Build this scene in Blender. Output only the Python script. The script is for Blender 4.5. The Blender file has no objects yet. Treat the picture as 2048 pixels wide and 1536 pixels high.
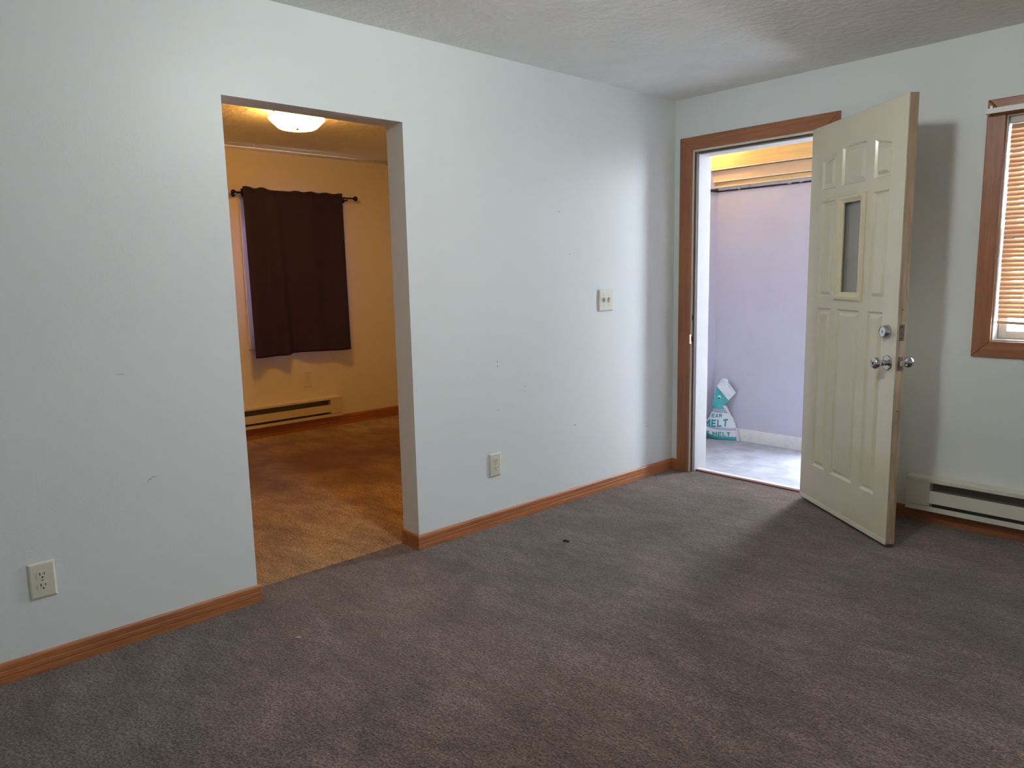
import bpy, bmesh, math, random
from mathutils import Vector, Matrix, noise
from mathutils.bvhtree import BVHTree
random.seed(7)
scene = bpy.context.scene
COL = scene.collection

# ------------------------------------------------------------------ camera
cam_d = bpy.data.cameras.new('camera')
cam_d.sensor_fit = 'HORIZONTAL'; cam_d.sensor_width = 36.0
cam_d.lens = 36.0 * 1462.5863 / 2048.0
cam_d.clip_start = 0.05; cam_d.clip_end = 300
cam = bpy.data.objects.new('camera', cam_d); COL.objects.link(cam)
yaw, pitch, roll = 0.8285, -0.1450, -0.0210
fw = Vector((-math.sin(yaw), math.cos(yaw), 0)); rt = Vector((math.cos(yaw), math.sin(yaw), 0)); up = Vector((0, 0, 1))
f2 = fw * math.cos(pitch) + up * math.sin(pitch); u2 = -fw * math.sin(pitch) + up * math.cos(pitch)
r3 = rt * math.cos(roll) + u2 * math.sin(roll); u3 = -rt * math.sin(roll) + u2 * math.cos(roll)
M = Matrix((r3, u3, -f2)).transposed().to_4x4(); M.translation = Vector((2.8232, -4.0391, 1.2991))
cam.matrix_world = M
scene.camera = cam

# ------------------------------------------------------------------ world, exposure
world = bpy.data.worlds.new('overcast_sky'); scene.world = world
world.use_nodes = True
wb = world.node_tree.nodes['Background']
wb.inputs['Color'].default_value = (0.80, 0.89, 1.0, 1)
wb.inputs['Strength'].default_value = 43.0
scene.view_settings.view_transform = 'Standard'
scene.view_settings.look = 'None'
scene.view_settings.exposure = 0.0
scene.view_settings.gamma = 1.0
scene.view_settings.use_curve_mapping = False
scene.cycles.max_bounces = 10
scene.cycles.diffuse_bounces = 6
scene.cycles.transparent_max_bounces = 12
scene.cycles.sample_clamp_indirect = 12.0
scene.cycles.use_denoising = True
CEIL_LAMP = 138.0      # emission of the cool ceiling lamp of the living room
BED_LAMP = 46.0       # emission of the warm bedroom lamp
PORCH_BULB = 170.0     # emission of the bare warm bulb on the porch

def portal(name, loc, rot, sx, sy):
    l = bpy.data.lights.new(name, 'AREA'); l.shape = 'RECTANGLE'; l.size = sx; l.size_y = sy
    l.cycles.is_portal = True
    o = bpy.data.objects.new(name, l); COL.objects.link(o)
    o.location = loc; o.rotation_euler = rot
    return o

# ------------------------------------------------------------------ materials
def mat(name, col, rough=0.5, metal=0.0, var=0.0, vscale=8.0, bump=0.0, bscale=60.0, bdist=0.002,
        stretch=None, spec=0.5, emit=None, estr=0.0, dark=None, dmix=0.0, dscale=3.0, fine=0.0, fscale=200.0):
    m = bpy.data.materials.new(name); m.use_nodes = True
    nt = m.node_tree; N = nt.nodes; L = nt.links
    b = N['Principled BSDF']
    b.inputs['Roughness'].default_value = rough; b.inputs['Metallic'].default_value = metal
    b.inputs['Specular IOR Level'].default_value = spec
    c4 = (*col, 1)
    b.inputs['Base Color'].default_value = c4
    tc = N.new('ShaderNodeTexCoord'); vec = tc.outputs['Object']
    if stretch:
        mp = N.new('ShaderNodeMapping'); mp.inputs['Scale'].default_value = stretch
        L.new(vec, mp.inputs['Vector']); vec = mp.outputs['Vector']
    cur = None
    def mixin(cur, scale, lo, hi, fac=1.0, det=4.0, v=vec):
        t = N.new('ShaderNodeTexNoise'); t.inputs['Scale'].default_value = scale; t.inputs['Detail'].default_value = det
        L.new(v, t.inputs['Vector'])
        r = N.new('ShaderNodeValToRGB'); r.color_ramp.elements[0].position = 0.3; r.color_ramp.elements[1].position = 0.7
        r.color_ramp.elements[0].color = (lo, lo, lo, 1); r.color_ramp.elements[1].color = (hi, hi, hi, 1)
        L.new(t.outputs['Fac'], r.inputs['Fac'])
        x = N.new('ShaderNodeMix'); x.data_type = 'RGBA'; x.blend_type = 'MULTIPLY'; x.inputs['Factor'].default_value = fac
        if cur is None: x.inputs['A'].default_value = c4
        else: L.new(cur, x.inputs['A'])
        L.new(r.outputs['Color'], x.inputs['B'])
        return x.outputs['Result']
    if var: cur = mixin(cur, vscale, 1 - var, 1 + var * 0.4)
    if fine: cur = mixin(cur, fscale, 1 - fine, 1 + fine * 0.6, det=2.0)
    if dark:
        t = N.new('ShaderNodeTexNoise'); t.inputs['Scale'].default_value = dscale; t.inputs['Detail'].default_value = 5
        L.new(vec, t.inputs['Vector'])
        r = N.new('ShaderNodeValToRGB'); r.color_ramp.elements[0].position = 0.5; r.color_ramp.elements[1].position = 0.72
        L.new(t.outputs['Fac'], r.inputs['Fac'])
        q = N.new('ShaderNodeMath'); q.operation = 'MULTIPLY'; q.inputs[1].default_value = dmix
        L.new(r.outputs['Color'], q.inputs[0])
        x = N.new('ShaderNodeMix'); x.data_type = 'RGBA'
        L.new(q.outputs[0], x.inputs['Factor'])
        if cur is None: x.inputs['A'].default_value = c4
        else: L.new(cur, x.inputs['A'])
        x.inputs['B'].default_value = (*dark, 1)
        cur = x.outputs['Result']
    if cur is not None: L.new(cur, b.inputs['Base Color'])
    if bump:
        t = N.new('ShaderNodeTexNoise'); t.inputs['Scale'].default_value = bscale; t.inputs['Detail'].default_value = 3
        L.new(vec, t.inputs['Vector'])
        bp = N.new('ShaderNodeBump'); bp.inputs['Strength'].default_value = bump; bp.inputs['Distance'].default_value = bdist
        L.new(t.outputs['Fac'], bp.inputs['Height']); L.new(bp.outputs['Normal'], b.inputs['Normal'])
    if emit:
        b.inputs['Emission Color'].default_value = (*emit, 1); b.inputs['Emission Strength'].default_value = estr
    return m

def lin(r, g, b):
    f = lambda c: (c / 255 / 12.92) if c / 255 <= 0.04045 else ((c / 255 + 0.055) / 1.055) ** 2.4
    return (f(r), f(g), f(b))

WALL = mat('white_wall_paint', lin(225, 229, 228), 0.42, bump=0.25, bscale=140, bdist=0.0012, var=0.03, vscale=1.2, spec=0.4)
WALLB = mat('bedroom_wall_paint', lin(226, 218, 196), 0.6, bump=0.2, bscale=140, bdist=0.0012)
CEIL = mat('textured_ceiling_paint', lin(238, 236, 231), 0.75, bump=0.8, bscale=24, bdist=0.012, var=0.05, vscale=5)
PORCHW = mat('lilac_wall_paint', lin(194, 192, 208), 0.6, bump=0.15, bscale=80, var=0.05, vscale=3)
PORCHF = mat('worn_painted_concrete', lin(170, 175, 186), 0.6, var=0.25, vscale=9, dark=lin(130, 124, 120), dmix=0.55, dscale=7, bump=0.2)
PORCHT = mat('chipped_white_trim', lin(232, 230, 228), 0.5, dark=lin(120, 105, 110), dmix=0.14, dscale=24)
WHITE = mat('white_frame_paint', lin(236, 234, 228), 0.4, var=0.04, vscale=10)
CREAMJ = mat('cream_jamb_paint', lin(222, 216, 196), 0.4, var=0.06, vscale=14)
VINYL = mat('dimmed_window_vinyl', lin(176, 174, 168), 0.4)  # white vinyl darkened so the daylight on it does not blow out
STOPP = mat('dimmed_stop_paint', lin(172, 169, 168), 0.45, var=0.06, vscale=10)  # white stop colour lowered to offset the strong sky light on it
WEATHER = mat('brown_weatherstrip', lin(92, 74, 72), 0.7)
ALU = mat('white_sill_metal', lin(232, 230, 232), 0.3)
BRICKRED = mat('reddish_sill_edge', lin(120, 60, 55), 0.6)
PLATE = mat('ivory_plate_plastic', lin(216, 212, 194), 0.35)
PLATEB = mat('almond_plate_plastic', lin(222, 212, 190), 0.45)
SLOT = mat('dark_slot', lin(28, 24, 22), 0.7)
SCREW = mat('plated_screw', lin(170, 165, 150), 0.3, metal=0.9)
DOOR = mat('cream_door_enamel', lin(214, 206, 182), 0.2, var=0.05, vscale=4)
DOOREDGE = mat('worn_door_edge_wood', lin(178, 156, 130), 0.5, stretch=(6, 6, 0.6), var=0.25, vscale=9, dark=lin(105, 80, 60), dmix=0.6, dscale=6)
DOOR.node_tree.nodes['Principled BSDF'].inputs['Coat Weight'].default_value = 0.7
DOOR.node_tree.nodes['Principled BSDF'].inputs['Coat Roughness'].default_value = 0.1
GLASSFR = mat('yellowed_frame_plastic', lin(214, 203, 170), 0.3)
CHROME = mat('chrome_metal', lin(205, 205, 210), 0.12, metal=1.0)
DULLM = mat('dull_plate_metal', lin(135, 120, 108), 0.4, metal=0.8, var=0.3, vscale=60)
BRASS = mat('brass_strike', lin(205, 185, 140), 0.3, metal=0.9)
HEAT = mat('white_heater_enamel', lin(222, 218, 202), 0.38, var=0.06, vscale=6)
HEATB = mat('almond_heater_enamel', lin(212, 198, 165), 0.4, var=0.05, vscale=6)
DARKIN = mat('dark_heater_inside', lin(112, 107, 100), 0.6)
CURT = mat('brown_cloth_blue_fill', lin(60, 51, 76), 0.9, fine=0.2, fscale=400, spec=0.1)  # blue raised in the brown cloth to stand in for daylight fill
IRON = mat('black_rod_metal', lin(28, 22, 20), 0.4, metal=0.6)
RODW = mat('white_rod_enamel', lin(228, 226, 220), 0.35)
SLATM = mat('tan_slat_finish', lin(206, 164, 132), 0.45, var=0.06, vscale=12, stretch=(1, 20, 20))
RAILM = mat('grey_headrail_enamel', lin(196, 186, 176), 0.4)
CORD = mat('white_ladder_cord', lin(235, 228, 212), 0.8)
LUMB = mat('pine_lumber', lin(236, 200, 136), 0.55, stretch=(0.8, 12, 12), var=0.14, vscale=3.5, dark=lin(150, 95, 55), dmix=0.35, dscale=2.2)
LUMB2 = mat('weathered_lumber', lin(222, 192, 158), 0.6, stretch=(1, 6, 6), var=0.12, vscale=4, dark=lin(216, 190, 180), dmix=0.8, dscale=2.0)
RAG = mat('torn_liner_paper', lin(196, 190, 184), 0.8, dark=lin(95, 80, 85), dmix=0.5, dscale=20)
PURP = mat('dark_gap_paint', lin(58, 36, 52), 0.8)
BAGW = mat('white_bag_film', lin(222, 228, 234), 0.3, var=0.04, vscale=12, bump=0.3, bscale=22, bdist=0.004)
BAGT = mat('teal_bag_film', lin(70, 172, 168), 0.3, var=0.12, vscale=14, bump=0.3, bscale=22, bdist=0.004)
BAGG = mat('grey_bag_print', lin(158, 162, 178), 0.35, var=0.06, vscale=18)
TEAL = mat('teal_print', lin(12, 138, 140), 0.4)
NAIL_AND_SHADE = mat('nail_mark_and_toggle_shadow', lin(70, 66, 64), 0.8)  # nail holes, and the painted shadow bars on the light switch
SCUFF = mat('faint_scuff', lin(150, 150, 148), 0.8)
LINT = mat('dark_lint', lin(40, 30, 34), 0.9)
LINTW = mat('white_lint', lin(225, 222, 225), 0.9)
GROUND = mat('exterior_ground_concrete', lin(190, 190, 190), 0.8, var=0.1, vscale=2)
BLOCKER = mat('sky_blocker_paint', lin(200, 200, 205), 0.6)  # only for the added overhang that blocks sky light

def oak(name, col, stretch):
    return mat(name, col, 0.38, stretch=stretch, var=0.22, vscale=5.0, fine=0.18, fscale=26, dark=tuple(c * 0.55 for c in col), dmix=0.35, dscale=7)
OAKX = oak('red_oak_grain_across', lin(164, 104, 68), (0.5, 9, 9))
OAKY = oak('red_oak_grain_along', lin(176, 110, 66), (9, 0.5, 9))
OAKZ = oak('red_oak_grain_upright', lin(160, 100, 66), (9, 9, 0.5))

def carpet(name, base, alt, dirt, stain=None):
    m = bpy.data.materials.new(name); m.use_nodes = True
    nt = m.node_tree; N = nt.nodes; L = nt.links; b = N['Principled BSDF']
    b.inputs['Roughness'].default_value = 1.0; b.inputs['Specular IOR Level'].default_value = 0.05
    b.inputs['Sheen Weight'].default_value = 0.28; b.inputs['Sheen Roughness'].default_value = 0.4
    tc = N.new('ShaderNodeTexCoord'); v = tc.outputs['Object']
    def ns(scale, det=3, rgh=0.55, vec=v, dist=0.0):
        t = N.new('ShaderNodeTexNoise'); t.inputs['Scale'].default_value = scale; t.inputs['Detail'].default_value = det
        t.inputs['Roughness'].default_value = rgh; t.inputs['Distortion'].default_value = dist
        L.new(vec, t.inputs['Vector']); return t.outputs['Fac']
    def ramp(f, p0, p1, c0=(0, 0, 0), c1=(1, 1, 1)):
        r = N.new('ShaderNodeValToRGB'); e = r.color_ramp.elements
        e[0].position = p0; e[1].position = p1; e[0].color = (*c0, 1); e[1].color = (*c1, 1)
        L.new(f, r.inputs['Fac']); return r.outputs['Color']
    def mix(fac, a, bb, mode='MIX', amt=None):
        x = N.new('ShaderNodeMix'); x.data_type = 'RGBA'; x.blend_type = mode
        if hasattr(fac, 'is_linked'): L.new(fac, x.inputs['Factor'])
        else: x.inputs['Factor'].default_value = fac
        for s, k in ((a, 'A'), (bb, 'B')):
            if hasattr(s, 'is_linked'): L.new(s, x.inputs[k])
            else: x.inputs[k].default_value = (*s, 1)
        return x.outputs['Result']
    mp = N.new('ShaderNodeMapping'); mp.inputs['Rotation'].default_value = (0, 0, math.radians(-38)); mp.inputs['Scale'].default_value = (1.0, 2.6, 1)
    L.new(v, mp.inputs['Vector'])
    c = mix(ramp(ns(3.0, 5, vec=mp.outputs['Vector'], dist=0.6), 0.35, 0.68), base, alt)
    c = mix(1.0, c, ramp(ns(1.7, 5, 0.62, dist=1.0), 0.36, 0.64, (0.74, 0.72, 0.70), (1.10, 1.10, 1.10)), 'MULTIPLY')
    c = mix(1.0, c, ramp(ns(11, 4, vec=mp.outputs['Vector']), 0.36, 0.66, (0.78, 0.77, 0.76), (1.10, 1.10, 1.10)), 'MULTIPLY')
    fine = ns(125, 3, 0.7)
    c = mix(1.0, c, ramp(fine, 0.36, 0.66, (0.42, 0.41, 0.40), (1.55, 1.55, 1.55)), 'MULTIPLY')
    c = mix(1.0, c, ramp(ns(48, 3, 0.6, vec=mp.outputs['Vector']), 0.33, 0.60, (0.55, 0.53, 0.52), (1.16, 1.16, 1.16)), 'MULTIPLY')
    if stain:
        vx = N.new('ShaderNodeMapping'); vx.inputs['Location'].default_value = stain[0]; vx.inputs['Scale'].default_value = stain[1]
        vx.vector_type = 'TEXTURE'; L.new(v, vx.inputs['Vector'])
        nz = N.new('ShaderNodeTexNoise'); nz.inputs['Scale'].default_value = 3.5; nz.inputs['Detail'].default_value = 5; L.new(v, nz.inputs['Vector'])
        ln = N.new('ShaderNodeVectorMath'); ln.operation = 'LENGTH'; L.new(vx.outputs['Vector'], ln.inputs[0])
        ad = N.new('ShaderNodeMath'); ad.operation = 'MULTIPLY_ADD'; ad.inputs[1].default_value = 1.6; L.new(nz.outputs['Fac'], ad.inputs[0]); L.new(ln.outputs['Value'], ad.inputs[2])
        f = ramp(ad.outputs[0], 0.0, 1.0, (1, 1, 1), (0, 0, 0))
        r = N.new('ShaderNodeMapRange'); r.inputs['From Min'].default_value = 1.9; r.inputs['From Max'].default_value = 1.0
        r.inputs['To Min'].default_value = 0.0; r.inputs['To Max'].default_value = 0.85; L.new(ad.outputs[0], r.inputs['Value'])
        c = mix(r.outputs['Result'], c, dirt)
    L.new(c, b.inputs['Base Color'])
    bp = N.new('ShaderNodeBump'); bp.inputs['Strength'].default_value = 0.8; bp.inputs['Distance'].default_value = 0.008
    L.new(fine, bp.inputs['Height']); L.new(bp.outputs['Normal'], b.inputs['Normal'])
    return m
CARPET = carpet('taupe_cut_pile_carpet', lin(119, 103, 97), lin(102, 87, 79), lin(60, 45, 40))
CARPETB = carpet('tan_cut_pile_carpet', lin(196, 164, 116), lin(164, 126, 86), lin(92, 52, 34), stain=((-2.0, -1.6, 0), (1.1, 1.7, 1)))

def thin_glass(name, tint=(0.92, 0.95, 0.95), rough=0.02, bump=0.0):
    m = bpy.data.materials.new(name); m.use_nodes = True
    nt = m.node_tree; N = nt.nodes; L = nt.links; N.remove(N['Principled BSDF'])
    tr = N.new('ShaderNodeBsdfTransparent'); tr.inputs['Color'].default_value = (*tint, 1)
    gl = N.new('ShaderNodeBsdfGlossy'); gl.inputs['Roughness'].default_value = rough
    fr = N.new('ShaderNodeFresnel'); fr.inputs['IOR'].default_value = 1.45
    mx = N.new('ShaderNodeMixShader')
    L.new(fr.outputs[0], mx.inputs[0]); L.new(tr.outputs[0], mx.inputs[1]); L.new(gl.outputs[0], mx.inputs[2])
    L.new(mx.outputs[0], N['Material Output'].inputs['Surface'])
    return m
PANE = thin_glass('clear_window_glass')

def obscure_glass():
    m = bpy.data.materials.new('obscure_door_glass'); m.use_nodes = True
    nt = m.node_tree; N = nt.nodes; L = nt.links; b = N['Principled BSDF']
    b.inputs['Base Color'].default_value = (*lin(205, 203, 200), 1); b.inputs['Roughness'].default_value = 0.3
    b.inputs['Transmission Weight'].default_value = 0.55; b.inputs['IOR'].default_value = 1.3
    tc = N.new('ShaderNodeTexCoord')
    v = N.new('ShaderNodeTexVoronoi'); v.inputs['Scale'].default_value = 26; L.new(tc.outputs['Object'], v.inputs['Vector'])
    bp = N.new('ShaderNodeBump'); bp.inputs['Strength'].default_value = 0.5; bp.inputs['Distance'].default_value = 0.004
    L.new(v.outputs['Distance'], bp.inputs['Height']); L.new(bp.outputs['Normal'], b.inputs['Normal'])
    return m
OBSC = obscure_glass()

# ------------------------------------------------------------------ mesh helpers
def link(name, bm, material, parent=None, smooth=False, mats=None, recalc=True):
    if recalc: bmesh.ops.recalc_face_normals(bm, faces=bm.faces)
    me = bpy.data.meshes.new(name); bm.to_mesh(me); bm.free()
    for mm in (mats or [material]): me.materials.append(mm)
    if smooth:
        for p in me.polygons: p.use_smooth = True
    o = bpy.data.objects.new(name, me); COL.objects.link(o)
    if parent: o.parent = parent
    return o
def struct(o): o['kind'] = 'structure'; return o
def empty(name, loc=(0, 0, 0), rot=(0, 0, 0)):
    o = bpy.data.objects.new(name, None); COL.objects.link(o); o.location = loc; o.rotation_euler = rot
    o.empty_display_size = 0.05
    return o
def tag(o, label, cat, group=None):
    o['label'] = label; o['category'] = cat
    if group: o['group'] = group
    return o
def add_box(bm, x0, x1, y0, y1, z0, z1):
    v = [bm.verts.new(p) for p in ((x0, y0, z0), (x1, y0, z0), (x1, y1, z0), (x0, y1, z0), (x0, y0, z1), (x1, y0, z1), (x1, y1, z1), (x0, y1, z1))]
    for f in ((0, 3, 2, 1), (4, 5, 6, 7), (0, 1, 5, 4), (1, 2, 6, 5), (2, 3, 7, 6), (3, 0, 4, 7)): bm.faces.new([v[i] for i in f])
    return v
def box(name, m, x0, x1, y0, y1, z0, z1, parent=None, bev=0.0, seg=2):
    bm = bmesh.new(); add_box(bm, x0, x1, y0, y1, z0, z1)
    if bev: bmesh.ops.bevel(bm, geom=bm.edges[:], offset=bev, segments=seg, affect='EDGES', profile=0.5)
    return link(name, bm, m, parent, smooth=False)
def wall_holes(name, m, axis, c0, c1, a0, a1, z0, z1, holes, parent=None):
    """Slab between c0 and c1 on the given axis; holes (a0,a1,z0,z1) go right through. One connected mesh."""
    A = sorted({a0, a1, *[h[0] for h in holes], *[h[1] for h in holes]}); Z = sorted({z0, z1, *[h[2] for h in holes], *[h[3] for h in holes]})
    def solid(i, j):
        if not (0 <= i < len(A) - 1 and 0 <= j < len(Z) - 1): return False
        ca, cz = (A[i] + A[i + 1]) / 2, (Z[j] + Z[j + 1]) / 2
        return not any(h[0] < ca < h[1] and h[2] < cz < h[3] for h in holes)
    bm = bmesh.new(); V = {}
    def vert(i, j, c):
        k = (i, j, c)
        if k not in V:
            V[k] = bm.verts.new((c, A[i], Z[j]) if axis == 'x' else (A[i], c, Z[j]))
        return V[k]
    for i in range(len(A) - 1):
        for j in range(len(Z) - 1):
            if not solid(i, j): continue
            for c in (c0, c1): bm.faces.new([vert(i, j, c), vert(i + 1, j, c), vert(i + 1, j + 1, c), vert(i, j + 1, c)])
            for (di, dj, p, q) in ((-1, 0, (i, j), (i, j + 1)), (1, 0, (i + 1, j), (i + 1, j + 1)), (0, -1, (i, j), (i + 1, j)), (0, 1, (i, j + 1), (i + 1, j + 1))):
                if not solid(i + di, j + dj):
                    bm.faces.new([vert(*p, c0), vert(*q, c0), vert(*q, c1), vert(*p, c1)])
    return link(name, bm, m, parent)
def sweep(name, m, prof, path, side=1, parent=None, axis_up=Vector((0, 0, 1))):
    """prof: (out, up) outline swept along a level path of 2D points with mitred corners; out is to the right of travel times side."""
    n = len(path); P = [Vector((p[0], p[1], 0)) for p in path]; bm = bmesh.new(); rings = []
    for i in range(n):
        d0 = (P[i] - P[i - 1]).normalized() if i > 0 else None
        d1 = (P[i + 1] - P[i]).normalized() if i < n - 1 else None
        nr = lambda d: Vector((d.y, -d.x, 0)) * side
        if d0 is None: off = nr(d1)
        elif d1 is None: off = nr(d0)
        else:
            a, b = nr(d0), nr(d1); off = (a + b) / (1 + a.dot(b))
        rings.append([bm.verts.new(P[i] + off * o + Vector((0, 0, u))) for o, u in prof])
    k = len(prof)
    for i in range(n - 1):
        for j in range(k): bm.faces.new([rings[i][j], rings[i][(j + 1) % k], rings[i + 1][(j + 1) % k], rings[i + 1][j]])
    bm.faces.new(rings[0]); bm.faces.new(rings[-1])
    return link(name, bm, m, parent)
def lathe(name, m, prof, parent=None, axis='z', seg=24, loc=(0, 0, 0), smooth=True, sharp=40, start=0.0):
    """prof: (radius, height) list; turned about the axis."""
    bm = bmesh.new(); rings = []
    for r, h in prof:
        if r < 1e-6:
            rings.append([bm.verts.new((0, 0, h))])
        else:
            rings.append([bm.verts.new((r * math.cos(start + 2 * math.pi * i / seg), r * math.sin(start + 2 * math.pi * i / seg), h)) for i in range(seg)])
    for a, b in zip(rings, rings[1:]):
        for i in range(seg):
            j = (i + 1) % seg
            if len(a) == 1 and len(b) == 1: continue
            if len(a) == 1: bm.faces.new([a[0], b[j], b[i]])
            elif len(b) == 1: bm.faces.new([a[i], a[j], b[0]])
            else: bm.faces.new([a[i], a[j], b[j], b[i]])
    if len(rings[0]) > 1: bm.faces.new(rings[0])
    if len(rings[-1]) > 1: bm.faces.new(rings[-1])
    R = {'z': Matrix.Identity(4), 'x': Matrix.Rotation(math.pi / 2, 4, 'Y'), 'y': Matrix.Rotation(-math.pi / 2, 4, 'X'), '-y': Matrix.Rotation(math.pi / 2, 4, 'X'), '-z': Matrix.Rotation(math.pi, 4, 'X')}[axis]
    bmesh.ops.transform(bm, matrix=Matrix.Translation(loc) @ R, verts=bm.verts)
    o = link(name, bm, m, parent, smooth=smooth)
    if smooth: o.data.set_sharp_from_angle(angle=math.radians(sharp))
    return o
def tube(bm, pts, r, seg=8):
    pts = [Vector(p) for p in pts]; rings = []
    for i, p in enumerate(pts):
        d = (pts[min(i + 1, len(pts) - 1)] - pts[max(i - 1, 0)]).normalized()
        a = d.orthogonal().normalized() if abs(d.z) < 0.99 else Vector((1, 0, 0))
        if abs(d.z) < 0.99: a = d.cross(Vector((0, 0, 1))).normalized()
        b = d.cross(a)
        rings.append([bm.verts.new(p + (a * math.cos(2 * math.pi * k / seg) + b * math.sin(2 * math.pi * k / seg)) * r) for k in range(seg)])
    for A, B in zip(rings, rings[1:]):
        for k in range(seg): bm.faces.new([A[k], A[(k + 1) % seg], B[(k + 1) % seg], B[k]])
    bm.faces.new(rings[0]); bm.faces.new(rings[-1])

H = 2.373; T = 0.131               # ceiling height, partition thickness
OY1, OY2, OZ = -2.892, -2.081, 1.995   # opening in the left wall
FX0, FX1, FY = 0.0, 4.1, -5.2
BX = -3.08                          # bedroom far wall
DX0, DX1, DZ = 0.125, 0.975, 2.068  # rough opening of the front door
WX0, WX1, WZ0, WZ1 = 1.808, 2.86, 0.951, 1.985   # window opening beside the door
EXT = 0.16                          # thickness of the outer wall

# ------------------------------------------------------------------ structure
struct(box('floor', CARPET, -T, FX1 + 0.1, FY - 0.1, 0.045, -0.12, 0.0))
struct(box('floor_bedroom', CARPETB, BX - 0.1, -T, -3.9, 0.0, -0.12, 0.0))
struct(box('ceiling', CEIL, -T * 0.5, FX1 + 0.1, FY - 0.1, 0.1, H, H + 0.1))
struct(box('ceiling_bedroom', CEIL, BX - 0.1, -T * 0.5, -3.9, 0.1, H + 0.004, H + 0.1))
wl = struct(wall_holes('wall_left', WALL, 'x', -T, 0.0, FY - 0.1, 0.0, 0.0, H, [(OY1, OY2, -1, OZ)] if False else [(OY1, OY2, 0.0, OZ)]))
wb_ = struct(wall_holes('wall_back', WALL, 'y', 0.0, EXT, BX - 0.15, FX1 + 0.1, -0.12, H + 0.3, [(DX0, DX1, -0.12, DZ), (WX0, WX1, WZ0, WZ1)]))
struct(box('wall_right', WALL, FX1, FX1 + 0.1, FY - 0.1, 0.0, 0.0, H))
struct(box('wall_front', WALL, FX0, FX1, FY - 0.1, FY, 0.0, H))
WBY0, WBY1, WBZ0, WBZ1 = -1.495, -0.80, 0.82, 1.90     # bedroom window
struct(wall_holes('wall_bedroom_far', WALLB, 'x', BX - 0.14, BX, -3.9, 0.0, 0.0, H + 0.06, [(WBY0, WBY1, WBZ0, WBZ1)]))
struct(box('wall_bedroom_side', WALLB, BX, -T, -3.9, -3.8, 0.0, H + 0.002))
struct(box('floor_exterior', GROUND, -30, 30, -30, 40, -0.5, -0.35))

# unseen overhang added outside the window to cut its sky light
struct(box('added_sky_blocker', BLOCKER, 1.52, 6.0, EXT, 1.7, 2.30, 2.42))
# nail marks and scuffs that stay in the paint of the left wall
nail_pts = [(-1.548, 0.869), (-1.549, 0.843), (-1.355, 0.718), (-0.960, 0.443), (-0.271, 0.331), (-1.074, 1.649), (-0.989, 1.420), (-1.552, 0.614)]
nd = None
for i, (y, z) in enumerate(nail_pts):
    r = 0.0035 if i in (3, 4) else 0.0026
    lathe('nail_hole', NAIL_AND_SHADE, [(r, 0.0), (r * 0.8, 0.0008), (0, 0.001)], wl, 'x', 8, (0.0, y, z))
bm = bmesh.new(); tube(bm, [(0.0004, -3.268, 0.590), (0.0004, -3.25, 0.599), (0.0004, -3.238, 0.602)], 0.0012, 6); link('scuff_mark', bm, SCUFF, wl)
bm = bmesh.new(); tube(bm, [(0.0004, -3.335, 0.989), (0.0004, -3.31, 0.988)], 0.0008, 6); link('scuff_mark', bm, SCUFF, wl)

# ------------------------------------------------------------------ baseboards
BBH, BT = 0.0715, 0.012
bprof = [(0, 0), (BT, 0), (BT, 0.022), (BT - .0022, 0.0235), (BT - .0022, 0.0265), (BT, 0.028), (BT, 0.043), (BT - .0022, 0.0445), (BT - .0022, 0.0475), (BT, 0.049), (BT, 0.063), (BT - .002, 0.0685), (BT - .005, BBH), (0, BBH)]
e = 0.0004
struct(sweep('baseboard_left', OAKY, bprof, [(e, FY), (e, OY1 + e), (-T, OY1 + e)], 1))
struct(sweep('baseboard_corner', OAKY, bprof, [(-T, OY2 - e), (e, OY2 - e), (e, -e), (0.046, -e)], 1))
struct(sweep('baseboard_back', OAKX, bprof, [(1.048, -e), (FX1, -e)], 1))
struct(sweep('baseboard_right', OAKY, bprof, [(FX1 - e, -0.013), (FX1 - e, FY)], 1))
bprof2 = [(o, u * 1.3) for o, u in bprof]
struct(sweep('baseboard_bedroom', OAKY, bprof2, [(BX + e, -3.8), (BX + e, -e), (-T, -e)], 1))
# thin round strip where the bedroom wall meets the ceiling
bm = bmesh.new(); tube(bm, [(BX + 0.012, -3.8, H - 0.010), (BX + 0.012, 0.0, H - 0.010)], 0.014, 10)
struct(link('trim_1', bm, WALLB, smooth=True))

# ------------------------------------------------------------------ front door frame
CW, CT = 0.082, 0.016
def casing(name, m, pts, inner_first=True, parent=None):
    """A flat picture-frame board on the back wall, face towards -y; pts: outline in (x,z)."""
    bm = bmesh.new(); fr = [bm.verts.new((x, -CT, z)) for x, z in pts]; bk = [bm.verts.new((x, -0.0003, z)) for x, z in pts]
    f = bm.faces.new(fr); bm.faces.new(bk); n = len(pts)
    for i in range(n): bm.faces.new([fr[i], fr[(i + 1) % n], bk[(i + 1) % n], bk[i]])
    fe = [ed for ed in bm.edges if all(abs(v.co.y + CT) < 1e-6 for v in ed.verts)]
    bmesh.ops.bevel(bm, geom=fe, offset=0.004, segments=2, affect='EDGES', profile=0.5)
    return link(name, bm, m, parent)
XL0, XL1, XR0, XR1, ZC0, ZC1 = 0.047, 0.133, 0.965, 1.047, 2.057, 2.136
df = struct(empty('door_frame', (0, 0, 0)))
casing('casing', OAKZ, [(XL0, 0.0), (XL1, 0.0), (XL1, ZC0), (XL0, ZC1)], parent=df)
casing('casing', OAKX, [(XL0, ZC1), (XL1, ZC0), (XR0, ZC0), (XR1, ZC1)], parent=df)
casing('casing', OAKZ, [(XR0, 0.0), (XR1, 0.0), (XR1, ZC1), (XR0, ZC0)], parent=df)
JX0, JX1, JZ = 0.141, 0.958, 2.049
box('jamb', CREAMJ, DX0, JX0, -0.002, EXT + 0.012, 0.0, DZ, df, 0.002)
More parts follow.
